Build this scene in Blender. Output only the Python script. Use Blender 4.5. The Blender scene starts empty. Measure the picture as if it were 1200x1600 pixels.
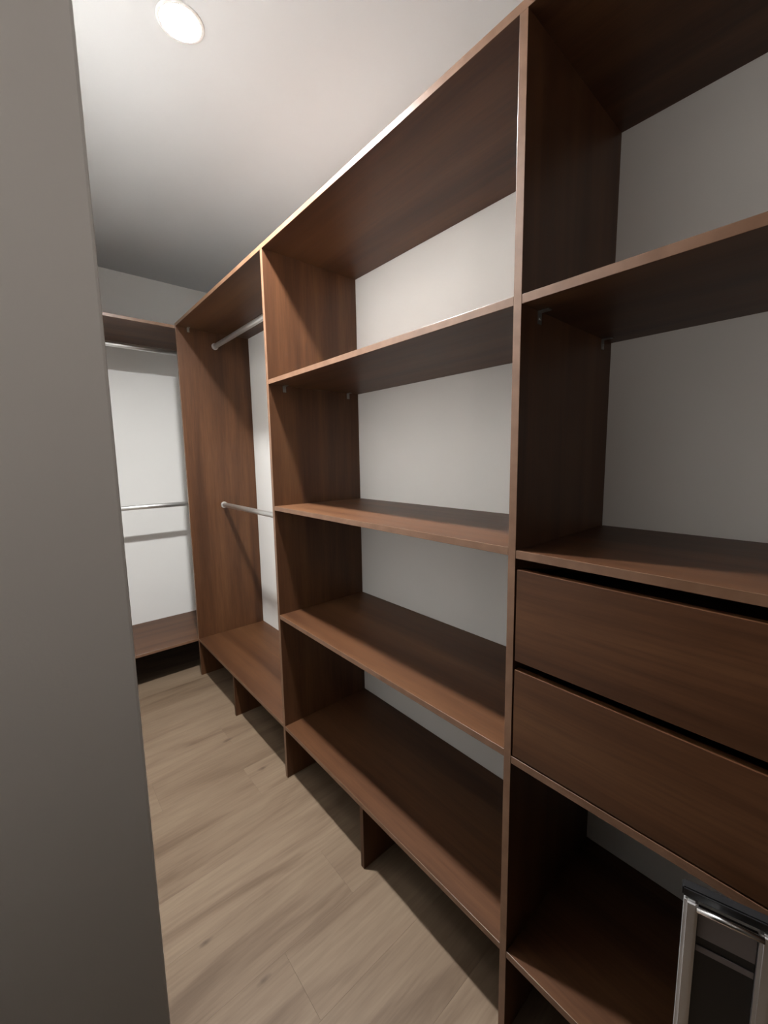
import bpy, bmesh, math, random
from mathutils import Matrix, Vector

C = bpy.context.scene.collection
scene = bpy.context.scene
random.seed(4)

# ------------------------------------------------------------------ camera
cam_d = bpy.data.cameras.new('camera')
cam = bpy.data.objects.new('camera', cam_d)
C.objects.link(cam)
RT = Vector((0.74549693, -0.66637679, -0.01327777))
DN = Vector((-0.09203227, -0.08318803, -0.99227507))
FW = Vector((0.66012452, 0.74096, -0.12334459))
m = Matrix((RT, -DN, -FW)).transposed().to_4x4()
m.translation = Vector((-0.76625, 0.0, 1.45))
cam.matrix_world = m
cam_d.sensor_fit = 'AUTO'
cam_d.sensor_width = 36.0
cam_d.lens = 641.3 / 1600 * 36.0
cam_d.shift_x = -14.65 / 1600
cam_d.shift_y = -5.4 / 1600
cam_d.clip_start = 0.02
scene.camera = cam

# ------------------------------------------------------------------ world, exposure, light levels
w = bpy.data.worlds.new('world')
scene.world = w
w.use_nodes = True
w.node_tree.nodes['Background'].inputs[0].default_value = (0.5, 0.5, 0.55, 1)
w.node_tree.nodes['Background'].inputs[1].default_value = 0.05
scene.view_settings.view_transform = 'Standard'
scene.view_settings.look = 'None'
scene.view_settings.exposure = 0.0
scene.view_settings.gamma = 1.0
scene.view_settings.use_curve_mapping = False
DOWNLIGHT_STRENGTH = 3650.0
DOWNLIGHT_COLOUR = (0.985, 0.985, 0.98)
FILL_STRENGTH = 140.0  # strength of the added fill lamp, unseen behind the camera

# ------------------------------------------------------------------ measures (metres); shelf fronts at x = 0, aisle runs along y
T = 0.018
D = 0.4538                       # shelf depth = wall on the right
Y1, Y2, Y3 = 0.487, 1.6296, 2.8386   # far faces of two dividers, near face of the end panel
YR = -0.655                      # near end of the shelving (outside the frame)
ZT = 2.2854                      # top of the unit
ZC = 2.722                       # ceiling
WX = -0.70                       # face of the left wall
WT = 0.15
JAMB_Y = 0.471                   # end of the left wall = side of the opening
NEAR_Y = -2.60
WALL_Y = 3.4258
HALL_X = -2.3
LAMP = (-0.307, 1.424)
G = 0.0003                       # hairline joint


# ------------------------------------------------------------------ materials
def new_mat(name):
    mt = bpy.data.materials.new(name)
    mt.use_nodes = True
    nt = mt.node_tree
    return mt, nt, nt.nodes['Principled BSDF']


def ramp(nt, stops):
    r = nt.nodes.new('ShaderNodeValToRGB')
    e = r.color_ramp.elements
    e[0].position, e[0].color = stops[0][0], (*stops[0][1], 1)
    e[1].position, e[1].color = stops[-1][0], (*stops[-1][1], 1)
    for p, c in stops[1:-1]:
        n = e.new(p)
        n.color = (*c, 1)
    return r


def object_coords(nt, scale):
    tc = nt.nodes.new('ShaderNodeTexCoord')
    oi = nt.nodes.new('ShaderNodeObjectInfo')
    mul = nt.nodes.new('ShaderNodeMath'); mul.operation = 'MULTIPLY'; mul.inputs[1].default_value = 37.0
    nt.links.new(oi.outputs['Random'], mul.inputs[0])
    add = nt.nodes.new('ShaderNodeVectorMath'); add.operation = 'ADD'
    nt.links.new(tc.outputs['Object'], add.inputs[0])
    nt.links.new(mul.outputs[0], add.inputs[1])
    mp = nt.nodes.new('ShaderNodeMapping'); mp.inputs['Scale'].default_value = scale
    nt.links.new(add.outputs[0], mp.inputs['Vector'])
    return mp, oi


def noise(nt, vec, scale, detail=4, rough=0.55, dist=0.0):
    n = nt.nodes.new('ShaderNodeTexNoise')
    n.inputs['Scale'].default_value = scale
    n.inputs['Detail'].default_value = detail
    n.inputs['Roughness'].default_value = rough
    n.inputs['Distortion'].default_value = dist
    nt.links.new(vec, n.inputs['Vector'])
    return n


def mix(nt, kind, fac, a, b):
    x = nt.nodes.new('ShaderNodeMix'); x.data_type = 'RGBA'; x.blend_type = kind
    if isinstance(fac, float):
        x.inputs[0].default_value = fac
    else:
        nt.links.new(fac, x.inputs[0])
    for s, v in ((6, a), (7, b)):
        if isinstance(v, tuple):
            x.inputs[s].default_value = (*v, 1)
        else:
            nt.links.new(v, x.inputs[s])
    return x.outputs[2]


def wood_mat(name, axis, tint=1.0, rough=0.42):
    """Dark walnut veneer, grain along AXIS (0 x, 1 y, 2 z)."""
    mt, nt, bs = new_mat(name)
    sc = [1.0, 1.0, 1.0]; sc[axis] = 0.045
    mp, oi = object_coords(nt, sc)
    fine = noise(nt, mp.outputs[0], 150, 5, 0.62)
    sc2 = [1.0, 1.0, 1.0]; sc2[axis] = 0.055
    mp2, _ = object_coords(nt, sc2)
    broad = noise(nt, mp2.outputs[0], 13, 3, 0.5, 0.4)
    t = tint * 0.52
    r1 = ramp(nt, [(0.30, (0.098 * t, 0.038 * t, 0.0155 * t)), (0.52, (0.158 * t, 0.065 * t, 0.0265 * t)), (0.74, (0.208 * t, 0.092 * t, 0.038 * t))])
    nt.links.new(broad.outputs[0], r1.inputs[0])
    r2 = ramp(nt, [(0.30, (0.80, 0.78, 0.77)), (0.62, (1.06, 1.06, 1.06))])
    nt.links.new(fine.outputs[0], r2.inputs[0])
    col = mix(nt, 'MULTIPLY', 1.0, r1.outputs[0], r2.outputs[0])
    nt.links.new(col, bs.inputs['Base Color'])
    rr = nt.nodes.new('ShaderNodeMapRange')
    rr.inputs['To Min'].default_value = rough - 0.05; rr.inputs['To Max'].default_value = rough + 0.10
    nt.links.new(fine.outputs[0], rr.inputs['Value'])
    nt.links.new(rr.outputs[0], bs.inputs['Roughness'])
    bp = nt.nodes.new('ShaderNodeBump'); bp.inputs['Strength'].default_value = 0.12; bp.inputs['Distance'].default_value = 0.0006
    nt.links.new(fine.outputs[0], bp.inputs['Height'])
    nt.links.new(bp.outputs[0], bs.inputs['Normal'])
    bs.inputs['Specular IOR Level'].default_value = 0.34
    return mt


def edge_mat():
    """Lighter walnut-coloured edge banding glued along the front edges."""
    mt, nt, bs = new_mat('walnut_edge_banding')
    mp, oi = object_coords(nt, (0.4, 0.4, 0.4))
    n = noise(nt, mp.outputs[0], 60, 3, 0.5)
    r = ramp(nt, [(0.3, (0.140, 0.073, 0.042)), (0.7, (0.185, 0.102, 0.062))])
    nt.links.new(n.outputs[0], r.inputs[0])
    nt.links.new(r.outputs[0], bs.inputs['Base Color'])
    bs.inputs['Roughness'].default_value = 0.34
    bs.inputs['Specular IOR Level'].default_value = 0.45
    return mt


def plaster_mat(name, col):
    mt, nt, bs = new_mat(name)
    tc = nt.nodes.new('ShaderNodeTexCoord')
    n = noise(nt, tc.outputs['Object'], 2.2, 3, 0.5)
    r = ramp(nt, [(0.3, tuple(c * 0.97 for c in col)), (0.7, col)])
    nt.links.new(n.outputs[0], r.inputs[0])
    nt.links.new(r.outputs[0], bs.inputs['Base Color'])
    f = noise(nt, tc.outputs['Object'], 260, 3, 0.6)
    bp = nt.nodes.new('ShaderNodeBump'); bp.inputs['Strength'].default_value = 0.10; bp.inputs['Distance'].default_value = 0.001
    nt.links.new(f.outputs[0], bp.inputs['Height'])
    nt.links.new(bp.outputs[0], bs.inputs['Normal'])
    bs.inputs['Roughness'].default_value = 0.75
    bs.inputs['Specular IOR Level'].default_value = 0.25
    return mt


def plank_mat():
    mt, nt, bs = new_mat('oak_vinyl_plank')
    mp, oi = object_coords(nt, (0.17, 1.0, 1.0))
    wide = noise(nt, mp.outputs[0], 8.5, 4, 0.5, 0.9)
    mp2, _ = object_coords(nt, (0.05, 1.0, 1.0))
    fine = noise(nt, mp2.outputs[0], 120, 4, 0.6)
    r1 = ramp(nt, [(0.31, (0.128, 0.086, 0.054)), (0.47, (0.180, 0.127, 0.084)), (0.68, (0.208, 0.152, 0.102))])
    nt.links.new(wide.outputs[0], r1.inputs[0])
    r2 = ramp(nt, [(0.3, (0.86, 0.85, 0.84)), (0.65, (1.04, 1.04, 1.04))])
    nt.links.new(fine.outputs[0], r2.inputs[0])
    col = mix(nt, 'MULTIPLY', 1.0, r1.outputs[0], r2.outputs[0])
    tone = ramp(nt, [(0.0, (0.93, 0.915, 0.90)), (1.0, (1.04, 1.04, 1.04))])
    nt.links.new(oi.outputs['Random'], tone.inputs[0])
    col = mix(nt, 'MULTIPLY', 1.0, col, tone.outputs[0])
    # the knots of the print, each at its own place on the floor
    geo = nt.nodes.new('ShaderNodeNewGeometry')
    warp = noise(nt, geo.outputs['Position'], 30, 2, 0.5)
    for kx, ky, s in ((-0.105, 2.059, 0.8), (-0.057, 1.748, 0.8), (-0.49, 1.19, 0.6), (-0.40, 0.985, 0.6)):
        sub = nt.nodes.new('ShaderNodeVectorMath'); sub.operation = 'SUBTRACT'; sub.inputs[1].default_value = (kx, ky, 0)
        nt.links.new(geo.outputs['Position'], sub.inputs[0])
        mulv = nt.nodes.new('ShaderNodeVectorMath'); mulv.operation = 'MULTIPLY'; mulv.inputs[1].default_value = (26 / s, 62 / s, 0)
        nt.links.new(sub.outputs[0], mulv.inputs[0])
        ln = nt.nodes.new('ShaderNodeVectorMath'); ln.operation = 'LENGTH'
        nt.links.new(mulv.outputs[0], ln.inputs[0])
        ad = nt.nodes.new('ShaderNodeMath'); ad.operation = 'ADD'
        nt.links.new(ln.outputs['Value'], ad.inputs[0])
        nt.links.new(warp.outputs[0], ad.inputs[1])
        mr = nt.nodes.new('ShaderNodeMapRange')
        mr.inputs['From Min'].default_value = 0.55; mr.inputs['From Max'].default_value = 1.5
        mr.inputs['To Min'].default_value = 0.62; mr.inputs['To Max'].default_value = 0.0
        nt.links.new(ad.outputs[0], mr.inputs['Value'])
        col = mix(nt, 'MIX', mr.outputs[0], col, (0.035, 0.022, 0.015))
    nt.links.new(col, bs.inputs['Base Color'])
    bp = nt.nodes.new('ShaderNodeBump'); bp.inputs['Strength'].default_value = 0.15; bp.inputs['Distance'].default_value = 0.0005
    nt.links.new(fine.outputs[0], bp.inputs['Height'])
    nt.links.new(bp.outputs[0], bs.inputs['Normal'])
    bs.inputs['Roughness'].default_value = 0.55
    bs.inputs['Specular IOR Level'].default_value = 0.3
    return mt


def metal_mat(name, col, rough, metallic=1.0):
    mt, nt, bs = new_mat(name)
    tc = nt.nodes.new('ShaderNodeTexCoord')
    n = noise(nt, tc.outputs['Object'], 90, 2, 0.5)
    mr = nt.nodes.new('ShaderNodeMapRange')
    mr.inputs['To Min'].default_value = rough * 0.96; mr.inputs['To Max'].default_value = rough * 1.04
    nt.links.new(n.outputs[0], mr.inputs['Value'])
    nt.links.new(mr.outputs[0], bs.inputs['Roughness'])
    bs.inputs['Base Color'].default_value = (*col, 1)
    bs.inputs['Metallic'].default_value = metallic
    return mt


def glow_mat(name, col, strength):
    mt, nt, bs = new_mat(name)
    bs.inputs['Base Color'].default_value = (0.9, 0.9, 0.9, 1)
    bs.inputs['Emission Color'].default_value = (*col, 1)
    bs.inputs['Emission Strength'].default_value = strength
    return mt


WOOD = [wood_mat('walnut_grain_across', 0), wood_mat('walnut_grain_along', 1), wood_mat('walnut_grain_upright', 2)]
WALL = plaster_mat('white_wall_paint', (0.80, 0.79, 0.765))
HALL_WALL = plaster_mat('taupe_hall_paint', (0.20, 0.185, 0.165))
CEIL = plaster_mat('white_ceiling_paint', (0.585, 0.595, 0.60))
PLANK = plank_mat()
GROUT = metal_mat('dark_underlay', (0.10, 0.075, 0.05), 0.8, 0.0)
EDGE = edge_mat()
CHROME = metal_mat('satin_aluminium', (0.80, 0.80, 0.78), 0.36, 0.92)
BRACKET = metal_mat('zinc_bracket', (0.40, 0.41, 0.40), 0.40)
SILVER = metal_mat('silver_frame_metal', (0.66, 0.65, 0.65), 0.36, 0.55)
POLISHED = metal_mat('polished_chrome', (0.88, 0.88, 0.88), 0.20)
BLACK = metal_mat('black_plastic', (0.012, 0.012, 0.013), 0.45, 0.0)
GREY = metal_mat('grey_plate', (0.24, 0.21, 0.21), 0.5, 0.0)
WHITE_TRIM = metal_mat('white_lamp_trim', (0.85, 0.85, 0.84), 0.5, 0.0)
GLOW = glow_mat('lit_diffuser', DOWNLIGHT_COLOUR, DOWNLIGHT_STRENGTH)
FILL_GLOW = glow_mat('added_fill_glow', (1.0, 0.9, 0.82), FILL_STRENGTH)  # glow of the unseen lamp added to brighten the jamb


# ------------------------------------------------------------------ builders
def link(name, bm, mat, parent=None, loc=(0, 0, 0), smooth=False):
    me = bpy.data.meshes.new(name)
    bmesh.ops.recalc_face_normals(bm, faces=bm.faces)
    bm.to_mesh(me); bm.free()
    if smooth:
        for p in me.polygons:
            p.use_smooth = True
    me.materials.append(mat)
    o = bpy.data.objects.new(name, me)
    C.objects.link(o)
    if parent is not None:
        o.parent = parent
        o.location = Vector(loc) - world_loc(parent)
    else:
        o.location = loc
    return o


def world_loc(o):
    v = Vector(o.location)
    while o.parent is not None:
        o = o.parent
        v += o.location
    return v


def box(name, x, y, z, mat, parent=None, bevel=0.0006):
    c = Vector(((x[0] + x[1]) / 2, (y[0] + y[1]) / 2, (z[0] + z[1]) / 2))
    bm = bmesh.new()
    bmesh.ops.create_cube(bm, size=1.0)
    bmesh.ops.scale(bm, vec=(x[1] - x[0], y[1] - y[0], z[1] - z[0]), verts=bm.verts)
    if bevel:
        bmesh.ops.bevel(bm, geom=bm.edges[:], offset=bevel, segments=2, profile=0.5, affect='EDGES')
    return link(name, bm, mat, parent, c)


def banded(o, axis=0):
    """Give the front edge (the smallest value of AXIS) its banding."""
    o.data.materials.append(EDGE)
    lo = min(v.co[axis] for v in o.data.vertices)
    for p in o.data.polygons:
        if p.normal[axis] < -0.3 and p.center[axis] < lo + 0.0015:
            p.material_index = 1
    return o


def prism(name, pts, z, mat, parent=None):
    """A slab with the outline PTS between two heights."""
    cx = sum(p[0] for p in pts) / len(pts); cy = sum(p[1] for p in pts) / len(pts)
    bm = bmesh.new()
    lo = [bm.verts.new((p[0] - cx, p[1] - cy, z[0] - z[1])) for p in pts]
    hi = [bm.verts.new((p[0] - cx, p[1] - cy, 0)) for p in pts]
    bm.faces.new(lo[::-1]); bm.faces.new(hi)
    for i in range(len(pts)):
        j = (i + 1) % len(pts)
        bm.faces.new((lo[i], lo[j], hi[j], hi[i]))
    bmesh.ops.recalc_face_normals(bm, faces=bm.faces)
    bmesh.ops.bevel(bm, geom=bm.edges[:], offset=0.001, segments=1, affect='EDGES')
    return link(name, bm, mat, parent, (cx, cy, z[1]))


def rod(name, a, b, r, mat, parent=None, squash=1.0, seg=24):
    """A round or oval tube from A to B."""
    a, b = Vector(a), Vector(b)
    d = b - a
    bm = bmesh.new()
    bmesh.ops.create_cone(bm, segments=seg, radius1=r, radius2=r, depth=d.length, cap_ends=True)
    q = Vector((0, 0, 1)).rotation_difference(d.normalized()).to_matrix()
    bmesh.ops.rotate(bm, matrix=q, verts=bm.verts)
    if squash != 1.0:
        bmesh.ops.scale(bm, vec=(1, 1, squash), verts=bm.verts)
    o = link(name, bm, mat, parent, (a + b) / 2)
    for p in o.data.polygons:
        p.use_smooth = len(p.vertices) == 4
    return o


def thing(name, label, cat, loc, group=None):
    o = bpy.data.objects.new(name, None)
    C.objects.link(o)
    o.empty_display_size = 0.1
    o.location = loc
    o['label'] = label; o['category'] = cat
    if group:
        o['group'] = group
    return o


def struct(o):
    o['kind'] = 'structure'
    return o


# ------------------------------------------------------------------ the setting
struct(box('wall_right', (D, D + 0.12), (NEAR_Y - 0.12, WALL_Y + 0.12), (0, ZC), WALL, None, 0))
struct(box('wall_far', (WX - WT, D), (WALL_Y, WALL_Y + 0.12), (0, ZC), WALL, None, 0))
struct(box('wall_left', (WX - WT, WX), (JAMB_Y, WALL_Y), (0, ZC), WALL, None, 0.003))
struct(box('wall_near', (HALL_X, D), (NEAR_Y - 0.12, NEAR_Y), (0, ZC), HALL_WALL, None, 0))
struct(box('wall_hall_side', (HALL_X - 0.12, HALL_X), (NEAR_Y - 0.12, JAMB_Y + 1.2), (0, ZC), HALL_WALL, None, 0))
struct(box('wall_hall_end', (HALL_X, WX - WT), (JAMB_Y + 1.08, JAMB_Y + 1.2), (0, ZC), HALL_WALL, None, 0))


def ceiling_slab():
    """Ceiling with the round cut-out of the downlight."""
    X0, X1, Ya, Yb = HALL_X - 0.12, D + 0.12, NEAR_Y - 0.12, WALL_Y + 0.12
    h, n, r = 0.10, 48, 0.0565
    xs = (X0, LAMP[0] - h, LAMP[0] + h, X1); ys = (Ya, LAMP[1] - h, LAMP[1] + h, Yb)
    bm = bmesh.new()
    for z in (ZC, ZC + 0.10):
        g = {(i, j): bm.verts.new((xs[i], ys[j], z)) for i in range(4) for j in range(4)}
        for i in range(3):
            for j in range(3):
                if (i, j) != (1, 1) or z > ZC:
                    bm.faces.new((g[i, j], g[i + 1, j], g[i + 1, j + 1], g[i, j + 1]))
        if z == ZC:
            ring = []
            for k in range(n):
                a = 2 * math.pi * k / n + math.pi / 4
                ring.append(bm.verts.new((LAMP[0] + r * math.cos(a), LAMP[1] + r * math.sin(a), z)))
            cs = (g[2, 2], g[1, 2], g[1, 1], g[2, 1])
            q = n // 4
            for c in range(4):
                bm.faces.new([cs[c], cs[(c + 1) % 4]] + [ring[k % n] for k in range(c * q + q, c * q - 1, -1)])
            up = [bm.verts.new((v.co.x, v.co.y, z + 0.07)) for v in ring]
            for k in range(n):
                bm.faces.new((ring[k], ring[(k + 1) % n], up[(k + 1) % n], up[k]))
            bm.faces.new(up)
    return link('ceiling', bm, CEIL)


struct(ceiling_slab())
floor = struct(box('floor', (HALL_X - 0.12, D + 0.12), (NEAR_Y - 0.12, WALL_Y + 0.12), (-0.10, -0.004), GROUT, None, 0))

# floor planks: rows of 0.2 m across the aisle, each plank an object, end joints where the photograph shows them
joint = {5: -0.325, 6: -0.076, 7: -0.62, 8: 0.21, 9: -0.128, 10: -0.47, 11: -0.10, 12: 0.13}
PL = 1.22
y = 0.005 - 0.8
row = 0
rows = []
yy = 0.805 - 0.2 * 8
while yy < WALL_Y:
    k = round((yy - 0.805) / 0.2) + 5
    rows.append((k, max(yy, NEAR_Y), min(yy + 0.2, WALL_Y)))
    yy += 0.2
for k, a, b in rows:
    if b - a < 0.01:
        continue
    j = joint.get(k, random.uniform(-0.6, 0.5))
    x = j - PL * 3
    while x < D:
        x0, x1 = max(x, HALL_X), min(x + PL, D)
        lim = WX - WT if a > JAMB_Y + 1.0 else HALL_X
        x0 = max(x0, lim)
        if x1 - x0 > 0.02:
            p = box('plank', (x0 + 0.0001, x1 - 0.0001), (a + 0.0001, b - 0.0001), (-0.004, 0.0), PLANK, None, 0.00025)
            p.parent = floor
            p.location = Vector(p.location) - floor.location
        x += PL

# ------------------------------------------------------------------ the shelving along the wall on the right
XB = D - 0.001
unit = thing('closet_shelving', 'long dark walnut shelving along the side wall with open shelves, hanging rails and two drawers', 'shelving', (D / 2, 1.1, 0))
banded(box('top_board', (0, XB), (YR, Y3 + T), (ZT - T, ZT), WOOD[1], unit))
for nm, a in (('side_panel', YR), ('divider_panel', Y1 - T), ('divider_panel', Y2 - T), ('side_panel', Y3)):
    banded(box(nm, (0, XB), (a, a + T), (0.0005, ZT - T - G), WOOD[2], unit))


def shelf(y0, y1, ztop, nm='shelf', x0=0.0005):
    return banded(box(nm, (x0, XB), (y0 + G, y1 - G), (ztop - T, ztop), WOOD[1], unit))


MID = (Y1, Y2 - T); LEFT = (Y2, Y3); RIGHT = (YR + T, Y1 - T)
for z in (1.7694, 1.2534, 0.7774):
    shelf(*MID, z)
shelf(*MID, 0.2559, 'bottom_shelf')
shelf(*LEFT, 0.2592, 'bottom_shelf')
for z in (1.7683, 1.2496, 0.7703):
    shelf(*RIGHT, z)
shelf(*RIGHT, 0.2505, 'bottom_shelf')
for yc, zb in ((2.2293, 0.2592), (1.0424, 0.2559), (-0.10, 0.2505)):
    box('support_board', (0.001, XB - 0.002), (yc, yc + T), (0.0005, zb - T - G), WOOD[2], unit)

# drawers
for z0, z1 in ((1.0018, 1.2074), (0.7742, 0.9804)):
    ya, yb = RIGHT[0] + 0.004, RIGHT[1] - 0.004
    bm = bmesh.new()
    for bx, by, bz in (((0.0185, 0.40), (ya + 0.012, ya + 0.027), (z0 + 0.010, z1 - 0.035)),
                       ((0.0185, 0.40), (yb - 0.027, yb - 0.012), (z0 + 0.010, z1 - 0.035)),
                       ((0.385, 0.40), (ya + 0.0275, yb - 0.0275), (z0 + 0.010, z1 - 0.035)),
                       ((0.0185, 0.3845), (ya + 0.0275, yb - 0.0275), (z0 + 0.010, z0 + 0.018))):
        r = bmesh.ops.create_cube(bm, size=1.0)
        bmesh.ops.scale(bm, vec=(bx[1] - bx[0], by[1] - by[0], bz[1] - bz[0]), verts=r['verts'])
        bmesh.ops.translate(bm, vec=((bx[0] + bx[1]) / 2, (by[0] + by[1]) / 2, (bz[0] + bz[1]) / 2), verts=r['verts'])
    bmesh.ops.translate(bm, vec=(-0.2, -(ya + yb) / 2, -z0), verts=bm.verts)
    dr = link('drawer', bm, WOOD[1], unit, (0.2, (ya + yb) / 2, z0))
    box('drawer_front', (0.0005, 0.018), (ya, yb), (z0, z1), WOOD[1], dr)


# shelf brackets: small bent plates under the shelves
def bracket(x, y, ztop, s):
    """On the panel face at Y (pointing towards S * y), under the board whose underside is at ZTOP."""
    bm = bmesh.new()
    for bx, by, bz in (((-0.007, 0.007), (0.0002, 0.002), (-0.026, -0.0022)),
                       ((-0.007, 0.007), (0.0002, 0.024), (-0.0022, -0.0003))):
        r = bmesh.ops.create_cube(bm, size=1.0)
        bmesh.ops.scale(bm, vec=(bx[1] - bx[0], by[1] - by[0], bz[1] - bz[0]), verts=r['verts'])
        bmesh.ops.translate(bm, vec=((bx[0] + bx[1]) / 2, s * (by[0] + by[1]) / 2, (bz[0] + bz[1]) / 2), verts=r['verts'])
    r = bmesh.ops.create_cone(bm, segments=12, radius1=0.0035, radius2=0.003, depth=0.002, cap_ends=True)
    bmesh.ops.rotate(bm, matrix=Matrix.Rotation(math.pi / 2, 3, 'X'), verts=r['verts'])
    bmesh.ops.translate(bm, vec=(0, s * 0.003, -0.015), verts=r['verts'])
    return link('shelf_bracket', bm, BRACKET, unit, (x, y, ztop))


for x in (0.070, 0.394):
    bracket(x, MID[1], 1.7694 - T, -1); bracket(x, MID[0], 1.7694 - T, 1)
    bracket(x, RIGHT[1], 1.7683 - T, -1); bracket(x, RIGHT[0], 1.7683 - T, 1)
    if x < 0.1:
        bracket(x, LEFT[1], ZT - T, -1); bracket(x, LEFT[0], ZT - T, 1)


# hanging rails of the bay at the far end
def rail(a, b, parent, r=0.0135):
    a, b = Vector(a), Vector(b)
    d = (b - a).normalized()
    o = rod('hanging_rail', a + d * 0.003, b - d * 0.003, r, CHROME, parent, 1.15)
    rod('rail_flange', a + d * 0.0003, a + d * 0.006, 0.021, CHROME, o)
    rod('rail_flange', b - d * 0.006, b - d * 0.0003, 0.021, CHROME, o)
    return o


rail((0.226, LEFT[0], 2.1805), (0.226, LEFT[1], 2.1805), unit)
rail((0.220, LEFT[0], 1.1473), (0.220, LEFT[1], 1.1473), unit)

# ------------------------------------------------------------------ the shelving on the far wall
FT, F5 = 2.2745, 0.2575
far = thing('corner_shelving', 'walnut corner unit on the end wall with top board, hanging rail and low shelf', 'shelving', (-0.2, 3.15, 0))
YB = WALL_Y - 0.001


def corner_board(name, z1):
    y0 = Y3 + T + 0.001
    pts = [(WX + 0.001, y0), (XB, y0), (XB, YB), (WX + 0.001, YB)]
    return banded(prism(name, pts, (z1 - T, z1), WOOD[0], far), 1)


corner_board('top_board', FT)
corner_board('bottom_shelf', F5)
for x in (WX + 0.002, 0.40):
    box('support_board', (x, x + T), (Y3 + 0.03, YB - 0.002), (0.0005, F5 - T - G), WOOD[2], far)
rail((WX, 3.15, 1.144), (D, 3.15, 1.144), far)
rail((WX, 3.15, 2.175), (D, 3.15, 2.175), far)

# ------------------------------------------------------------------ ceiling downlights
def downlight(x, y, label, glow, r=0.050, inset=0.0135):
    """Round fitting: a trim ring on the ceiling with a short white barrel, the lit diffuser set back inside it."""
    t = thing('ceiling_downlight', label, 'ceiling light', (x, y, ZC))
    n = 48
    def turn(prof):
        bm = bmesh.new()
        rings = [[bm.verts.new((pr * math.cos(2 * math.pi * i / n), pr * math.sin(2 * math.pi * i / n), pz)) for i in range(n)] for pr, pz in prof]
        for q in range(len(prof)):
            a, b = rings[q], rings[(q + 1) % len(prof)]
            for i in range(n):
                bm.faces.new((a[i], a[(i + 1) % n], b[(i + 1) % n], b[i]))
        return bm
    link('trim_ring', turn(((r + 0.002, inset + 0.004), (r + 0.003, -0.002), (r + 0.005, -0.0035), (r + 0.013, -0.0025), (r + 0.015, -0.0003), (r + 0.006, -0.0003), (r + 0.006, inset + 0.004))), WHITE_TRIM, t, (x, y, ZC), True)
    bm = bmesh.new()
    bmesh.ops.create_cone(bm, segments=n, radius1=r, radius2=r, depth=0.0025, cap_ends=True)
    link('diffuser', bm, glow, t, (x, y, ZC + inset))
    return t


downlight(LAMP[0], LAMP[1], 'round white recessed ceiling downlight shining over the aisle', GLOW)

# added unseen fill lamp outside the closet, behind the camera, to light the jamb
LX, LY, LZ = -1.30, -0.80, 1.45
hl = thing('added_fill_lamp', 'added unseen fill lamp, uplighter with open bowl, lighting the jamb from outside the closet', 'lamp', (LX, LY, 0))
rod('base', (LX, LY, 0.0005), (LX, LY, 0.022), 0.13, SILVER, hl)
rod('pole', (LX, LY, 0.0222), (LX, LY, LZ - 0.0985), 0.011, SILVER, hl)
bm = bmesh.new()
prof = ((0.003, -0.098), (0.06, -0.092), (0.105, -0.066), (0.132, -0.03), (0.140, -0.006), (0.136, -0.006), (0.128, -0.03), (0.101, -0.062), (0.058, -0.087), (0.003, -0.093))  # opaque bowl shaped to keep the added light off the lower jamb
rings = [[bm.verts.new((r * math.cos(2 * math.pi * i / 40), r * math.sin(2 * math.pi * i / 40), z)) for i in range(40)] for r, z in prof]
for q in range(len(prof)):
    ra, rb = rings[q], rings[(q + 1) % len(prof)]
    for i in range(40):
        bm.faces.new((ra[i], ra[(i + 1) % 40], rb[(i + 1) % 40], rb[i]))
link('cutoff_bowl', bm, SILVER, hl, (LX, LY, LZ), True)
rod('socket', (LX, LY, LZ - 0.0925), (LX, LY, LZ - 0.055), 0.018, SILVER, hl)
bm = bmesh.new()
bmesh.ops.create_uvsphere(bm, u_segments=24, v_segments=16, radius=0.06)
link('globe', bm, FILL_GLOW, hl, (LX, LY, LZ), True)

# ------------------------------------------------------------------ metal framed panel standing before the drawers
FA = Vector((-0.0546, 0.1140, 0)); FB = Vector((-0.0310, 0.0270, 0))
stand = thing('metal_frame', 'silver metal frame with a dark panel standing in front of the drawer bay', 'frame', (FA.x, FA.y, 0))
ax = (FB - FA).normalized()
nrm = Vector((-ax.y, ax.x, 0))
if nrm.x > 0:
    nrm = -nrm
wid = (FB - FA).length


def slab(name, s, z, n, mat, bevel=0.001):
    """A box in the frame's own plane: S along it, N towards the aisle."""
    c = FA + ax * ((s[0] + s[1]) / 2) + nrm * ((n[0] + n[1]) / 2) + Vector((0, 0, (z[0] + z[1]) / 2))
    bm = bmesh.new()
    bmesh.ops.create_cube(bm, size=1.0)
    bmesh.ops.scale(bm, vec=(s[1] - s[0], n[1] - n[0], z[1] - z[0]), verts=bm.verts)
    bmesh.ops.bevel(bm, geom=bm.edges[:], offset=bevel, segments=2, affect='EDGES')
    bmesh.ops.rotate(bm, matrix=Matrix((ax, nrm, Vector((0, 0, 1)))).transposed(), verts=bm.verts)
    return link(name, bm, mat, stand, c)


ZF = 0.766
slab('post', (-0.009, 0.009), (0.0, ZF), (-0.009, 0.009), SILVER, 0.004)
slab('post', (wid - 0.009, wid + 0.009), (0.0, ZF), (-0.009, 0.009), SILVER, 0.004)
slab('top_cap', (-0.012, wid + 0.012), (ZF + 0.0003, ZF + 0.016), (-0.012, 0.005), BLACK, 0.002)
rod('chrome_bar', FA + ax * 0.006 + Vector((0, 0, ZF - 0.004)) + nrm * 0.0135, FB - ax * 0.006 + Vector((0, 0, ZF - 0.004)) + nrm * 0.0135, 0.0042, POLISHED, stand)
slab('panel', (0.0095, wid - 0.0095), (0.06, ZF - 0.012), (-0.006, -0.001), BLACK)
slab('grey_plate', (0.0105, wid - 0.0105), (ZF - 0.062, ZF - 0.014), (-0.0008, 0.0008), GREY, 0.0003)
slab('grey_strip', (0.0105, wid - 0.0105), (ZF - 0.088, ZF - 0.078), (-0.0008, 0.0008), GREY, 0.0003)
